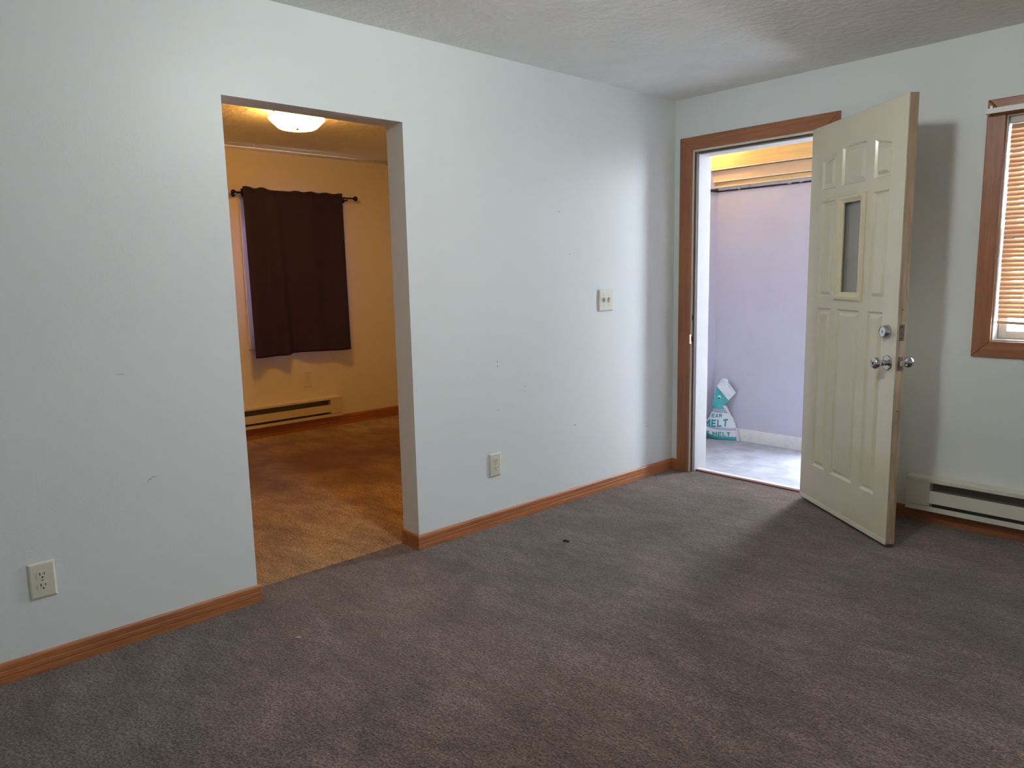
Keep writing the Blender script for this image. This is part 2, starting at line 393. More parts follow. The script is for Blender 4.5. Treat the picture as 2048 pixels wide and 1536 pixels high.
box('jamb', CREAMJ, JX1, DX1, -0.002, EXT + 0.012, 0.0, DZ, df, 0.002)
box('head_jamb', CREAMJ, JX0, JX1, -0.002, EXT + 0.012, JZ, DZ, df, 0.002)
box('stop', STOPP, JX0, JX0 + 0.014, 0.034, EXT + 0.012, -0.02, JZ, df, 0.003)
box('stop', STOPP, JX1 - 0.014, JX1, 0.034, EXT + 0.012, -0.02, JZ, df, 0.003)
box('stop', WHITE, JX0 + 0.014, JX1 - 0.014, 0.05, EXT + 0.012, JZ - 0.016, JZ, df, 0.003)
box('weatherstrip', WEATHER, JX0, JX0 + 0.013, 0.008, 0.033, 0.0, JZ - 0.006, df, 0.003)
box('weatherstrip', WEATHER, JX1 - 0.013, JX1, 0.008, 0.033, 0.0, JZ - 0.006, df, 0.003)
box('weatherstrip', WEATHER, JX0 + 0.013, JX1 - 0.013, 0.030, 0.049, JZ - 0.012, JZ - 0.001, df, 0.003)
box('strike_plate', BRASS, JX0, JX0 + 0.0025, -0.001, 0.009, 0.990, 1.046, df)
box('strike_plate', BRASS, JX0 - 0.004, JX0 + 0.003, -0.022, 0.004, 0.850, 0.910, df, 0.001)
box('dead_bolt_hole', SLOT, JX0 + 0.0024, JX0 + 0.0032, 0.000, 0.007, 1.003, 1.033, df)
box('latch_hole', SLOT, JX0 + 0.0024, JX0 + 0.0042, -0.006, 0.006, 0.866, 0.896, df)
sl = struct(empty('trim_2'))
box('sill_plate', ALU, DX0, DX1, 0.060, 0.096, -0.04, 0.013, sl, 0.003)
box('sill_base', PORCHF, DX0, DX1, 0.096, EXT + 0.04, -0.06, -0.022, sl, 0.004)
box('sill_edge', BRICKRED, DX0, DX1, 0.045, 0.060, -0.02, 0.007, sl, 0.002)

# ------------------------------------------------------------------ front door (swung open about 140 degrees)
PHI = 0.6374; DW, DT, DB, DTOP = 0.812, 0.044, 0.020, 2.050
ux = Vector((math.cos(PHI), -math.sin(PHI), 0)); ny = Vector((math.sin(PHI), math.cos(PHI), 0))
door = empty('door_1', (0.9218, -0.0511, 0.0), (0, 0, -PHI))     # local x along the door from the hinge, local -y out of the seen face
struct(door)
def arch(u): return 1.912 - 0.52 * (u - 0.405) ** 2
panels = []
for (a, b) in ((0.114, 0.246), (0.300, 0.510), (0.576, 0.704)):
    k = 4
    top = [(b + (a - b) * i / k, arch(b + (a - b) * i / k)) for i in range(k + 1)]
    panels.append([(a, 1.717), (b, 1.717)] + top)
for (a, b) in ((0.114, 0.248), (0.576, 0.702)): panels.append([(a, 1.157), (b, 1.157), (b, 1.660), (a, 1.660)])
for (a, b) in ((0.116, 0.244), (0.306, 0.506), (0.576, 0.698)): panels.append([(a, 0.226), (b, 0.226), (b, 1.103), (a, 1.103)])
GL = (0.322, 0.508, 1.168, 1.652)      # hole for the glass
hole_loops = panels + [[(GL[0], GL[2]), (GL[1], GL[2]), (GL[1], GL[3]), (GL[0], GL[3])]]
def inset_poly(poly, d):
    n = len(poly); out = []
    for i in range(n):
        p0, p1, p2 = Vector(poly[i - 1]), Vector(poly[i]), Vector(poly[(i + 1) % n])
        d0, d1 = (p1 - p0).normalized(), (p2 - p1).normalized()
        n0, n1 = Vector((-d0.y, d0.x)), Vector((-d1.y, d1.x))
        o = (n0 + n1) / (1 + n0.dot(n1)); out.append(tuple(p1 + o * d))
    return out
bm = bmesh.new()
def loop(bm, pts, y): return [bm.verts.new((p[0], y, p[1])) for p in pts]
def edges(bm, vs): return [bm.edges.new((vs[i], vs[(i + 1) % len(vs)])) for i in range(len(vs))]
outer = [(0.0, DB), (DW, DB), (DW, DTOP), (0.0, DTOP)]
fo = loop(bm, outer, 0.0); E_ = edges(bm, fo); gv = None
for hp in hole_loops:
    hv = loop(bm, hp, 0.0); E_ += edges(bm, hv)
    if hp is hole_loops[-1]: gv = hv
bmesh.ops.triangle_fill(bm, use_beauty=True, use_dissolve=False, edges=E_)
bo = loop(bm, outer, DT); eb = edges(bm, bo); gb = loop(bm, hole_loops[-1], DT); eb += edges(bm, gb)
bmesh.ops.triangle_fill(bm, use_beauty=True, use_dissolve=False, edges=eb)
for i in range(4):
    j = (i + 1) % 4
    bm.faces.new([fo[i], fo[j], bo[j], bo[i]]); bm.faces.new([gv[i], gv[j], gb[j], gb[i]])
slab = link('slab', bm, DOOR, door)
for pp in panels:
    bm = bmesh.new(); steps = [(0.0, 0.0), (0.002, 0.0008), (0.009, 0.0095), (0.013, 0.0110), (0.017, 0.0105), (0.030, 0.0012), (0.033, 0.0), (0.036, -0.0004)]
    rings = [loop(bm, inset_poly(pp, d), y) for d, y in steps]; n = len(pp)
    for a, b in zip(rings, rings[1:]):
        for i in range(n): bm.faces.new([a[i], a[(i + 1) % n], b[(i + 1) % n], b[i]])
    bm.faces.new(rings[-1]); o = link('panel', bm, DOOR, door, recalc=True)
    me = o.data                      # open sheet: make sure it faces out (local -y)
    if sum(p.normal.y * p.area for p in me.polygons) > 0: me.flip_normals()
# glass insert: raised frame, obscure pane with a bevelled border line
def ring_frame(name, m, o_, i_, y0, y1, parent, bev=0.004):
    """rectangular ring between outer o_ and inner i_ (u0,u1,z0,z1), from y0 (front) to y1"""
    bm = bmesh.new()
    R = lambda q: [(q[0], q[2]), (q[1], q[2]), (q[1], q[3]), (q[0], q[3])]
    mid = tuple((a * 0.55 + b * 0.45) for a, b in zip(o_, i_))
    prof = [(o_, y1), (o_, y0 * 0.4), (tuple(a * .85 + b * .15 for a, b in zip(o_, i_)), y0), (mid, y0), (tuple(a * .3 + b * .7 for a, b in zip(o_, i_)), y0 * 0.55), (i_, y0 * 0.35), (i_, y1)]
    rings = [loop(bm, R(q), y) for q, y in prof]
    for a, b in zip(rings, rings[1:] + rings[:1]):
        for i in range(4): bm.faces.new([a[i], a[(i + 1) % 4], b[(i + 1) % 4], b[i]])
    return link(name, bm, m, parent)
gf = ring_frame('glass_frame', GLASSFR, (0.286, 0.530, 1.147, 1.668), (0.343, 0.489, 1.190, 1.632), -0.016, 0.0, door)
ring_frame('glass_frame', GLASSFR, (0.286, 0.530, 1.147, 1.668), (0.343, 0.489, 1.190, 1.632), 0.060, DT, door)
pn = box('pane', OBSC, GL[0], GL[1], 0.018, 0.026, GL[2], GL[3], door)
bm = bmesh.new()
for (a, b, c, d) in ((0.357, 0.360, 1.204, 1.618), (0.472, 0.475, 1.204, 1.618)): add_box(bm, a, b, 0.0155, 0.018, c, d)
link('bevel_line', bm, OBSC, pn)
bm = bmesh.new()
for (c, d) in ((1.218, 1.221), (1.602, 1.605)): add_box(bm, 0.345, 0.487, 0.0155, 0.018, c, d)
link('bevel_line', bm, OBSC, pn)
# free edge, sweep, hinges, lock hardware
box('edge_strip', DOOREDGE, DW - 0.0005, DW + 0.0035, 0.0015, DT - 0.001, DB, DTOP, door, 0.001)
box('top_strip', DOOREDGE, 0.0, DW + 0.0035, 0.002, DT - 0.001, DTOP - 0.0005, DTOP + 0.002, door, 0.0006)
box('door_sweep', WEATHER, 0.01, DW, 0.006, DT - 0.004, 0.006, DB, door, 0.002)
box('sweep_flap', CREAMJ, 0.002, DW - 0.002, -0.003, 0.0, DB - 0.004, 0.040, door, 0.001)
for z in (1.83, 1.03, 0.22):
    bm = bmesh.new(); tube(bm, [(0.004, DT + 0.006, z - 0.05), (0.004, DT + 0.006, z + 0.05)], 0.006, 10); link('hinge', bm, BRASS, door, smooth=True)
box('latch_plate', DULLM, DW + 0.003, DW + 0.0045, 0.010, 0.034, 0.978, 1.052, door)
lp = box('latch_plate', DULLM, DW + 0.003, DW + 0.0045, 0.010, 0.034, 0.842, 0.905, door)
box('latch_bolt', CHROME, DW + 0.004, DW + 0.013, 0.016, 0.028, 0.862, 0.886, door, 0.002)
for z in (1.0415, 0.9885): lathe('screw', SLOT, [(0.0032, 0), (0.0024, 0.0012), (0, 0.0015)], door, 'x', 10, (DW + 0.0043, 0.022, z))
lathe('screw', SLOT, [(0.0032, 0), (0.0024, 0.0012), (0, 0.0015)], door, 'x', 10, (DW + 0.0033, 0.020, 1.118))
lathe('screw', SLOT, [(0.0032, 0), (0.0024, 0.0012), (0, 0.0015)], door, 'x', 10, (DW + 0.0033, 0.020, 0.655))
KU, KZ, BZ = 0.757, 0.873, 1.016
rose = [(0.0, 0.0), (0.034, 0.0), (0.035, 0.003), (0.033, 0.007), (0.022, 0.011), (0.0, 0.012)]
knob = [(0.0, 0.010), (0.0135, 0.010), (0.0125, 0.024), (0.0135, 0.032), (0.020, 0.039), (0.0255, 0.047), (0.0275, 0.056), (0.0265, 0.065), (0.0215, 0.072), (0.0135, 0.0755), (0.0115, 0.0735), (0.0, 0.073)]
k1 = lathe('rosette', CHROME, rose, door, '-y', 28, (KU, 0, KZ)); lathe('knob', CHROME, knob, k1, '-y', 28, (KU, 0, KZ))
lathe('keyhole', SLOT, [(0.0, 0.0722), (0.0075, 0.0722), (0.0075, 0.0742), (0, 0.0742)], k1, '-y', 14, (KU, 0, KZ))
k2 = lathe('rosette', CHROME, rose, door, 'y', 28, (KU, DT, KZ)); lathe('knob', CHROME, knob, k2, 'y', 28, (KU, DT, KZ))
d1 = lathe('deadbolt_cylinder', CHROME, [(0, 0), (0.0325, 0), (0.0325, 0.004), (0.029, 0.016), (0.0265, 0.026), (0.0235, 0.0285), (0.0225, 0.0265), (0, 0.0265)], door, '-y', 28, (0.745, 0, BZ))
box('key_slot', SLOT, 0.7435, 0.7465, -0.0275, -0.0262, BZ - 0.006, BZ + 0.006, d1)
d2 = lathe('deadbolt_rose', CHROME, [(0, 0), (0.0325, 0), (0.030, 0.008), (0, 0.010)], door, 'y', 28, (0.745, DT, BZ)); box('thumb_turn', CHROME, 0.727, 0.763, DT + 0.009, DT + 0.026, BZ - 0.005, BZ + 0.005, d2, 0.003)

# ------------------------------------------------------------------ window beside the door
win = struct(empty('window_1'))
def frame4(parent, m_side, m_top, x0, x1, z0, z1, w, name='casing'):
    xo0, xo1, zo0, zo1 = x0 - w, x1 + w, z0 - w, z1 + w
    casing(name, m_side, [(xo0, zo0), (x0, z0), (x0, z1), (xo0, zo1)], parent=parent)
    casing(name, m_side, [(x1, z0), (xo1, zo0), (xo1, zo1), (x1, z1)], parent=parent)
    casing(name, m_top, [(xo0, zo1), (x0, z1), (x1, z1), (xo1, zo1)], parent=parent)
    casing(name, m_top, [(xo0, zo0), (xo1, zo0), (x1, z0), (x0, z0)], parent=parent)
frame4(win, OAKZ, OAKX, WX0, WX1, WZ0, WZ1, 0.077)
jt = 0.006
box('window_jamb', VINYL, WX0, WX0 + jt, -0.001, EXT, WZ0, WZ1, win); box('window_jamb', VINYL, WX1 - jt, WX1, -0.001, EXT, WZ0, WZ1, win)
box('window_jamb', VINYL, WX0 + jt, WX1 - jt, -0.001, EXT, WZ0, WZ0 + jt, win); box('window_jamb', VINYL, WX0 + jt, WX1 - jt, -0.001, EXT, WZ1 - jt, WZ1, win)
def sash(parent, x0, x1, z0, z1, y0, y1, w, m):
    s = empty('sash'); s.parent = parent
    box('stile', m, x0, x0 + w, y0, y1, z0, z1, s, 0.004); box('stile', m, x1 - w, x1, y0, y1, z0, z1, s, 0.004)
    box('rail', m, x0 + w, x1 - w, y0, y1, z0, z0 + w, s, 0.004); box('rail', m, x0 + w, x1 - w, y0, y1, z1 - w, z1, s, 0.004)
    bm = bmesh.new(); y = (y0 + y1) / 2
    bm.faces.new([bm.verts.new(p) for p in ((x0 + w, y, z0 + w), (x1 - w, y, z0 + w), (x1 - w, y, z1 - w), (x0 + w, y, z1 - w))])
    link('pane', bm, PANE, s)
zm = (WZ0 + WZ1) / 2
sash(win, WX0 + jt, WX1 - jt, WZ0 + jt, zm + 0.02, 0.075, 0.105, 0.038, VINYL)
sash(win, WX0 + jt, WX1 - jt, zm - 0.02, WZ1 - jt, 0.110, 0.140, 0.038, VINYL)

# mini blind hanging inside the window
bl = tag(empty('mini_blind', (WX0, 0, WZ1)), 'tan narrow-slat mini blind lowered in the window right of the door', 'blind')
bl.location = (0, 0, 0)
bx0, bx1 = WX0 + 0.014, WX1 - 0.012
hr = box('headrail', RAILM, bx0 - 0.004, bx1, 0.014, 0.046, WZ1 - jt - 0.030, WZ1 - jt, bl, 0.003)
ztop, zbot, pitch_ = 1.936, 1.062, 0.0216
def slat_mesh():
    bm = bmesh.new(); k = 5; W = 0.025; rows = []
    for s in (0, 1):
        for i in range(k):
            t = i / (k - 1) - 0.5; a = math.radians(62)
            arc = 0.0022 * (1 - 4 * t * t)
            yy = t * W * math.cos(a) - arc * math.sin(a); zz = t * W * math.sin(a) + arc * math.cos(a)
            rows.append([bm.verts.new((x, yy, zz + 0.0005 * s)) for x in (bx0, bx1)])
    for s in (0, 1):
        for i in range(k - 1):
            a, b = rows[s * k + i], rows[s * k + i + 1]; bm.faces.new([a[0], a[1], b[1], b[0]])
    for i in (0, k - 1): bm.faces.new([rows[i][0], rows[i][1], rows[k + i][1], rows[k + i][0]])
    for x in (0, 1):
        for i in range(k - 1): bm.faces.new([rows[i][x], rows[i + 1][x], rows[k + i + 1][x], rows[k + i][x]])
    return bm
so = link('slat', slat_mesh(), SLATM, bl, smooth=False); n_s = int((ztop - zbot) / pitch_)
so.location = (0, 0.030, ztop)
for i in range(1, n_s + 1):
    c = so.copy(); COL.objects.link(c); c.parent = bl
    c.location = (random.uniform(-0.0015, 0.0015), 0.030, ztop - i * pitch_); c.rotation_euler = (random.uniform(-0.02, 0.02), random.uniform(-0.0010, 0.0010), 0)
bm = bmesh.new(); pts = []
nx = 14; vs = []
for i in range(nx + 1):          # bottom rail sags towards the middle
    t = i / nx; x = bx0 + (bx1 - bx0) * t; sag = 0.014 * math.sin(math.pi * t)
    z = zbot - 0.020 - sag
    vs.append([bm.verts.new((x, 0.021, z - 0.009)), bm.verts.new((x, 0.040, z - 0.009)), bm.verts.new((x, 0.040, z + 0.004)), bm.verts.new((x, 0.021, z + 0.004))])
for a, b in zip(vs, vs[1:]):
    for k in range(4): bm.faces.new([a[k], a[(k + 1) % 4], b[(k + 1) % 4], b[k]])
bm.faces.new(vs[0]); bm.faces.new(vs[-1]); link('bottom_rail', bm, SLATM, bl)
for x in (bx0 + 0.09, (bx0 + bx1) / 2, bx1 - 0.09):
    bm = bmesh.new()
    tube(bm, [(x, 0.0215, zbot - 0.03), (x, 0.0215, ztop + 0.02)], 0.0008, 5); link('ladder_cord', bm, CORD, bl)

# flat white curtain rod across the top of the window casing
cr = tag(empty('curtain_rod', (WX0 - 0.07, -0.03, 2.003)), 'flat white curtain rod across the top of the window casing', 'curtain rod')
cr.location = (0, 0, 0)
bm = bmesh.new(); pr = [(0.0, -0.012), (0.006, -0.012), (0.006, 0.012), (0.0, 0.012)]
sweep('rod', RODW, [(0, 1.991), (0.005, 1.991), (0.005, 2.014), (0, 2.014)], [(WX0 - 0.066, -CT - 0.001), (WX0 - 0.066, -0.066), (WX1 + 0.066, -0.066), (WX1 + 0.066, -CT - 0.001)], 1, cr)
bm.free()
for x in (WX0 - 0.058, WX1 + 0.058):
    b_ = box('bracket', SCREW, x - 0.006, x + 0.006, -0.034, -CT, 2.010, 2.030, cr, 0.001)
    lathe('screw', SCREW, [(0.004, 0), (0.003, 0.002), (0, 0.0025)], b_, '-y', 10, (x, -0.034, 2.022))

# ------------------------------------------------------------------ baseboard heaters
def heater(name, label, m, L_, z0, z1, D, cap, loc, rot, label_part=None):
    """local x along the wall (0..L_), local -y out of the wall; end cap at x = 0."""
    h = tag(empty(name, loc, rot), label, 'heater')
    hz = z1 - z0
    # back plate with curled top cover
    prof = [(0.0, z0), (-0.004, z0), (-0.004, z1 - 0.008), (-D + 0.003, z1 - 0.010), (-D + 0.003, z1 - 0.023), (-D, z1 - 0.023), (-D, z1 - 0.006), (-D + 0.004, z1 - 0.003), (0.0, z1)]
    bm = bmesh.new(); A = [bm.verts.new((0.0, y, z)) for y, z in prof]; B = [bm.verts.new((L_, y, z)) for y, z in prof]; n = len(prof)
    for i in range(n): bm.faces.new([A[i], A[(i + 1) % n], B[(i + 1) % n], B[i]])
    bm.faces.new(A); bm.faces.new(B); link('top_cover', bm, m, h)
    fz1, fz0 = z1 - 0.066 * hz / 0.175, z0 + 0.044 * hz / 0.175
    f = box('front_panel', m, cap, L_ - cap, -D * 0.98, -D * 0.98 + 0.003, fz0, fz1, h, 0.001)
    for x in (0.002, L_ - cap):
        bm = bmesh.new(); add_box(bm, x, x + cap - 0.002, -D * 0.985, -0.004, z0 + 0.030 * hz / 0.18, z1 - 0.024)
        link('end_cap', bm, m, h)
    box('bottom_lip', m, 0.0, L_, -D * 0.92, -0.004, z0, z0 + 0.003, h)
    bm = bmesh.new(); q = [(-D * 0.92, z0 + 0.003), (-D * 0.92, z0 + 0.026 * hz / 0.18), (-D * 0.88, z0 + 0.026 * hz / 0.18), (-D * 0.88, z0 + 0.003)]
    A = [bm.verts.new((0.0, y, z)) for y, z in q]; B = [bm.verts.new((L_, y, z)) for y, z in q]
    for i in range(4): bm.faces.new([A[i], A[(i + 1) % 4], B[(i + 1) % 4], B[i]])
    bm.faces.new(A); bm.faces.new(B); link('bottom_rail', bm, m, h)
    box('inner_back', DARKIN, cap, L_ - cap, -0.012, -0.0045, z0 + 0.004, z1 - 0.03, h)
    bm = bmesh.new(); tube(bm, [(cap, -D * 0.5, z0 + hz * 0.5), (L_ - cap, -D * 0.5, z0 + hz * 0.5)], 0.006, 8); link('heating_element', bm, DARKIN, h)
    fm = bmesh.new(); add_box(fm, -0.0006, 0.0006, -D * 0.84, -0.014, z0 + hz * 0.24, z0 + hz * 0.56); fin = link('fin', fm, DARKIN, h)
    k = min(120, int((L_ - 2 * cap) / 0.012)); fin.location.x = cap + 0.006
    for i in range(1, k):
        c = fin.copy(); COL.objects.link(c); c.parent = h; c.location.x = cap + 0.006 + i * (L_ - 2 * cap - 0.012) / (k - 1)
    return h
heater('baseboard_heater', 'white electric baseboard heater under the blind, right of the open door', HEAT, 2.2, 0.0735, 0.248, 0.062, 0.112, (1.492, -0.0135 + 0.0125, 0), (0, 0, 0))
heater('baseboard_heater', 'almond baseboard heater below the brown curtain in the bedroom', HEATB, 1.95, 0.096, 0.275, 0.060, 0.115, (BX + 0.001, -0.765 - 1.95, 0), (0, 0, math.pi / 2))

# ------------------------------------------------------------------ outlets and switch (local: x across, z up, -y out of the wall)
def plate_mesh(w, h, t=0.006):
    bm = bmesh.new(); R = lambda a, b: [(-a, -b), (a, -b), (a, b), (-a, b)]
    rings = [loop(bm, R(w / 2, h / 2), y) if k == 0 else loop(bm, R(w / 2 - i_, h / 2 - i_), y) for k, (i_, y) in enumerate([(0, 0.0), (0, -0.0025), (0.004, -t + 0.0008), (0.007, -t)])]
    for a, b in zip(rings, rings[1:]):
        for i in range(4): bm.faces.new([a[i], a[(i + 1) % 4], b[(i + 1) % 4], b[i]])
    bm.faces.new(rings[0]); bm.faces.new(rings[-1]); return bm
def outlet(label, m, loc, rot, w=0.079, h=0.124, slotm=None):
    o = tag(empty('wall_outlet', loc, rot), label, 'outlet')
    link('cover_plate', plate_mesh(w, h), m, o)
    for s in (1, -1):
        zc = 0.0195 * s
        bm = bmesh.new(); pts = []
        for i in range(20):
            a = 2 * math.pi * i / 20; pts.append((0.0172 * math.cos(a), zc + max(-0.0135, min(0.0135, 0.0172 * math.sin(a)))))
        A = loop(bm, pts, -0.0058); B = loop(bm, pts, -0.0074)
        for i in range(20): bm.faces.new([A[i], A[(i + 1) % 20], B[(i + 1) % 20], B[i]])
        bm.faces.new(B); bm.faces.new(A); r = link('receptacle', bm, m, o)
        box('slot', slotm or SLOT, -0.0078, -0.0052, -0.0079, -0.0070, zc - 0.001, zc + 0.0085, r)
        box('slot', slotm or SLOT, 0.0052, 0.0076, -0.0079, -0.0070, zc + 0.000, zc + 0.0075, r)
        lathe('ground_hole', slotm or SLOT, [(0, 0.0070), (0.0028, 0.0070), (0.0028, 0.0079), (0, 0.0079)], r, '-y', 10, (0, 0, zc - 0.0078))
    lathe('screw', SCREW, [(0, 0.0055), (0.003, 0.0055), (0.0025, 0.0068), (0, 0.007)], o, '-y', 10)
    return o
RL = (0, 0, math.pi / 2)
outlet('ivory outlet low on the white wall left of the bedroom opening', PLATE, (0.0006, -3.626, 0.319), RL)
outlet('ivory outlet low on the white wall between bedroom opening and door', PLATE, (0.0006, -1.583, 0.327), RL)
outlet('almond outlet above the heater, under the brown curtain', PLATEB, (BX + 0.0006, -1.058, 0.452), RL, 0.073, 0.140, mat('pale_slot', lin(150, 132, 104), 0.6))  # slots lightened towards the plate colour so they stay faint
sw = tag(empty('light_switch', (0.0006, -0.688, 1.153), RL), 'ivory double light switch on the white wall left of the open door', 'switch')
link('cover_plate', plate_mesh(0.128, 0.126, 0.007), PLATE, sw)
for x in (-0.023, 0.023):
    sr = box('toggle_slot', DULLM, x - 0.0058, x + 0.0058, -0.0078, -0.0066, -0.0125, 0.0125, sw)
    bm = bmesh.new(); add_box(bm, x - 0.0042, x + 0.0042, -0.021, -0.007, -0.0045, 0.0045)
    for v in bm.verts:
        if v.co.y < -0.02: v.co.z += 0.008; v.co.x = x + (v.co.x - x) * 0.8
    link('toggle', bm, PLATE, sw)
    box('toggle_shadow', NAIL_AND_SHADE, x - 0.009, x + 0.009, -0.0074, -0.0068, 0.0125, 0.0155, sw)  # slot shadow painted as a dark bar above each toggle
for x in (-0.023, 0.023):
    for z in (-0.030, 0.030): lathe('screw', SCREW, [(0, 0.0068), (0.0026, 0.0068), (0.002, 0.0078), (0, 0.008)], sw, '-y', 10, (x, 0, z))

# ------------------------------------------------------------------ ceiling lamps
def ceil_lamp(name, label, loc, r, drop, emcol, estr, panm):
    o = tag(empty(name, loc), label, 'ceiling light')
    lathe('ceiling_pan', panm, [(0, 0.0), (r * 0.80, 0.0), (r * 0.82, -0.012), (r * 0.78, -0.022), (0, -0.022)], o, seg=32)
    em = mat(name + '_lit_glass', (0.9, 0.9, 0.9), 0.4, emit=emcol, estr=estr)
    lathe('glass_bowl', em, [(0, -drop), (r * 0.62, -drop), (r * 0.70, -drop + 0.006), (r * 0.97, -drop + 0.052), (r, -drop + 0.058), (r * 0.98, -drop + 0.064), (r * 0.80, -0.0235), (0, -0.023)], o, seg=36)
    lathe('finial', IRON, [(0, -drop - 0.010), (0.006, -drop - 0.008), (0.008, -drop - 0.003), (0.014, -drop - 0.0005), (0, -drop - 0.0002)], o, seg=14)
    return o
ceil_lamp('ceiling_lamp', 'warm glowing glass bowl lamp on the bedroom ceiling', (-1.643, -1.747, H + 0.0035), 0.175, 0.115, (1.0, 0.47, 0.10), BED_LAMP, IRON)
gl_ = tag(empty('globe_lamp', (1.58, -2.35, H - 0.0005)), 'cool white glass globe lamp on the living room ceiling', 'ceiling light')
lathe('ceiling_pan', RODW, [(0, 0.0), (0.060, 0.0), (0.062, -0.010), (0.050, -0.024), (0, -0.024)], gl_, seg=28)
lathe('glass_globe', mat('globe_lamp_lit_glass', (0.9, 0.9, 0.9), 0.4, emit=(0.95, 1.0, 0.99), estr=CEIL_LAMP), [(0, -0.0245), (0.040, -0.0245), (0.042, -0.030), (0.068, -0.042), (0.086, -0.065), (0.094, -0.095), (0.090, -0.125), (0.076, -0.155), (0.050, -0.178), (0.022, -0.188), (0, -0.190)], gl_, seg=32, sharp=80)

# ------------------------------------------------------------------ bedroom window, curtain and rod
wn2 = struct(empty('window_2'))
def xframe(name, m, y0, y1, z0, z1, w, parent):
    box(name, m, BX, BX + 0.014, y0 - w, y0, z0 - w, z1 + w, parent, 0.003); box(name, m, BX, BX + 0.014, y1, y1 + w, z0 - w, z1 + w, parent, 0.003)
    box(name, m, BX, BX + 0.014, y0, y1, z1, z1 + w, parent, 0.003); box(name, m, BX, BX + 0.014, y0, y1, z0 - w, z0, parent, 0.003)
xframe('casing', WALLB, WBY0, WBY1, WBZ0, WBZ1, 0.07, wn2)
for (a, b, c, d) in ((WBY0, WBY0 + .035, WBZ0, WBZ1), (WBY1 - .035, WBY1, WBZ0, WBZ1), (WBY0 + .035, WBY1 - .035, WBZ0, WBZ0 + .035), (WBY0 + .035, WBY1 - .035, WBZ1 - .035, WBZ1), (WBY0 + .035, WBY1 - .035, 1.345, 1.38)):
    box('sash_bar', WHITE, BX - 0.09, BX - 0.06, a, b, c, d, wn2, 0.003)
for (c, d) in ((WBZ0 + .035, 1.345), (1.38, WBZ1 - .035)):
    bm = bmesh.new(); bm.faces.new([bm.verts.new((BX - 0.075, y, z)) for y, z in ((WBY0 + .035, c), (WBY1 - .035, c), (WBY1 - .035, d), (WBY0 + .035, d))]); link('pane', bm, PANE, wn2)
RX, RZ = BX + 0.080, 2.011
crod = tag(empty('curtain_rod', (0, 0, 0)), 'thin black curtain rod with ball ends holding the brown curtain', 'curtain rod')
bm = bmesh.new(); tube(bm, [(RX, -1.600, RZ - 0.004), (RX, -0.560, RZ + 0.005)], 0.0075, 12); link('rod', bm, IRON, crod, smooth=True)
for y, ax in ((-1.600, '-y'), (-0.565, 'y')):
    lathe('finial', IRON, [(0, 0), (0.008, 0), (0.009, 0.008), (0.014, 0.014), (0.021, 0.024), (0.022, 0.032), (0.017, 0.043), (0.006, 0.048), (0, 0.049)], crod, ax, 16, (RX, y, RZ + 0.0045 * (1 if ax == 'y' else -1)))
for y in (-1.600, -0.615):
    bm = bmesh.new(); tube(bm, [(BX + 0.004, y, RZ - 0.012), (RX, y, RZ - 0.011)], 0.006, 8); b_ = link('bracket', bm, IRON, crod, smooth=True)
    lathe('bracket_base', IRON, [(0, 0), (0.018, 0), (0.016, 0.005), (0, 0.006)], b_, 'x', 14, (BX + 0.0005, y, RZ - 0.012))
def curtain():
    bm = bmesh.new(); NY, NZ = 150, 60; y0, y1 = -1.566, -0.676; g = []
    for j in range(NZ + 1):
        t = j / NZ
        row = []
        for i in range(NY + 1):
            s = i / NY
            top = 2.043 + 0.004 * s + 0.010 * (math.exp(-((s - 0.03) / 0.1) ** 2) + math.exp(-((s - 0.18) / 0.05) ** 2)) - 0.010 * math.exp(-((s - 0.37) / 0.09) ** 2) + 0.004 * math.sin(s * 40)
            bot = 0.690 + 0.006 * s - 0.006 * math.sin(s * 9.0)
            z = top + (bot - top) * t
            y = y0 + (y1 - y0) * s - 0.004 * t
            drift = 0.05 * t
            w = (0.55 + 0.75 * t)
            f = 0.030 * math.exp(-((s - 0.27 - drift) / 0.055) ** 2) - 0.020 * math.exp(-((s - 0.36 - drift) / 0.04) ** 2)
            f += 0.026 * math.exp(-((s - 0.50 - drift * 0.5) / 0.06) ** 2) + 0.016 * math.sin(s * 21 + 0.6) + 0.018 * math.sin(s * 7.5 + 1.0) * t
            f += 0.020 * math.exp(-((s - 0.02) / 0.05) ** 2)
            x = RX + 0.012 + f * w
            gather = math.exp(-((z - RZ) / 0.018) ** 2)
            x += 0.004 * math.sin(s * 95) * math.exp(-((t - 0.02) / 0.06) ** 2) - 0.0
            x = max(x, RX + 0.0115) if t < 0.06 else max(x, BX + 0.03)
            row.append(bm.verts.new((x, y, z)))
        g.append(row)
    for j in range(NZ):
        for i in range(NY): bm.faces.new([g[j][i], g[j][i + 1], g[j + 1][i + 1], g[j + 1][i]])
    # the back of the rod pocket
    pk = []
    for j in range(7):
        z = 2.040 - j * 0.009
        pk.append([bm.verts.new((RX - 0.0105 - 0.002 * math.sin(i * 0.6), y0 + (y1 - y0) * i / NY, z + 0.004 * i / NY)) for i in range(NY + 1)])
    for j in range(6):
        for i in range(NY): bm.faces.new([pk[j][i], pk[j][i + 1], pk[j + 1][i + 1], pk[j + 1][i]])
    for i in range(NY):
        bm.faces.new([g[1][i], g[1][i + 1], pk[0][i + 1], pk[0][i]])
        bm.faces.new([g[4][i], g[4][i + 1], pk[6][i + 1], pk[6][i]])
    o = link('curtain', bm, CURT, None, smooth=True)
    s = o.modifiers.new('cloth', 'SOLIDIFY'); s.thickness = 0.0016; s.offset = 0
    return o
tag(curtain(), 'short dark brown curtain hanging over the bedroom window', 'curtain')

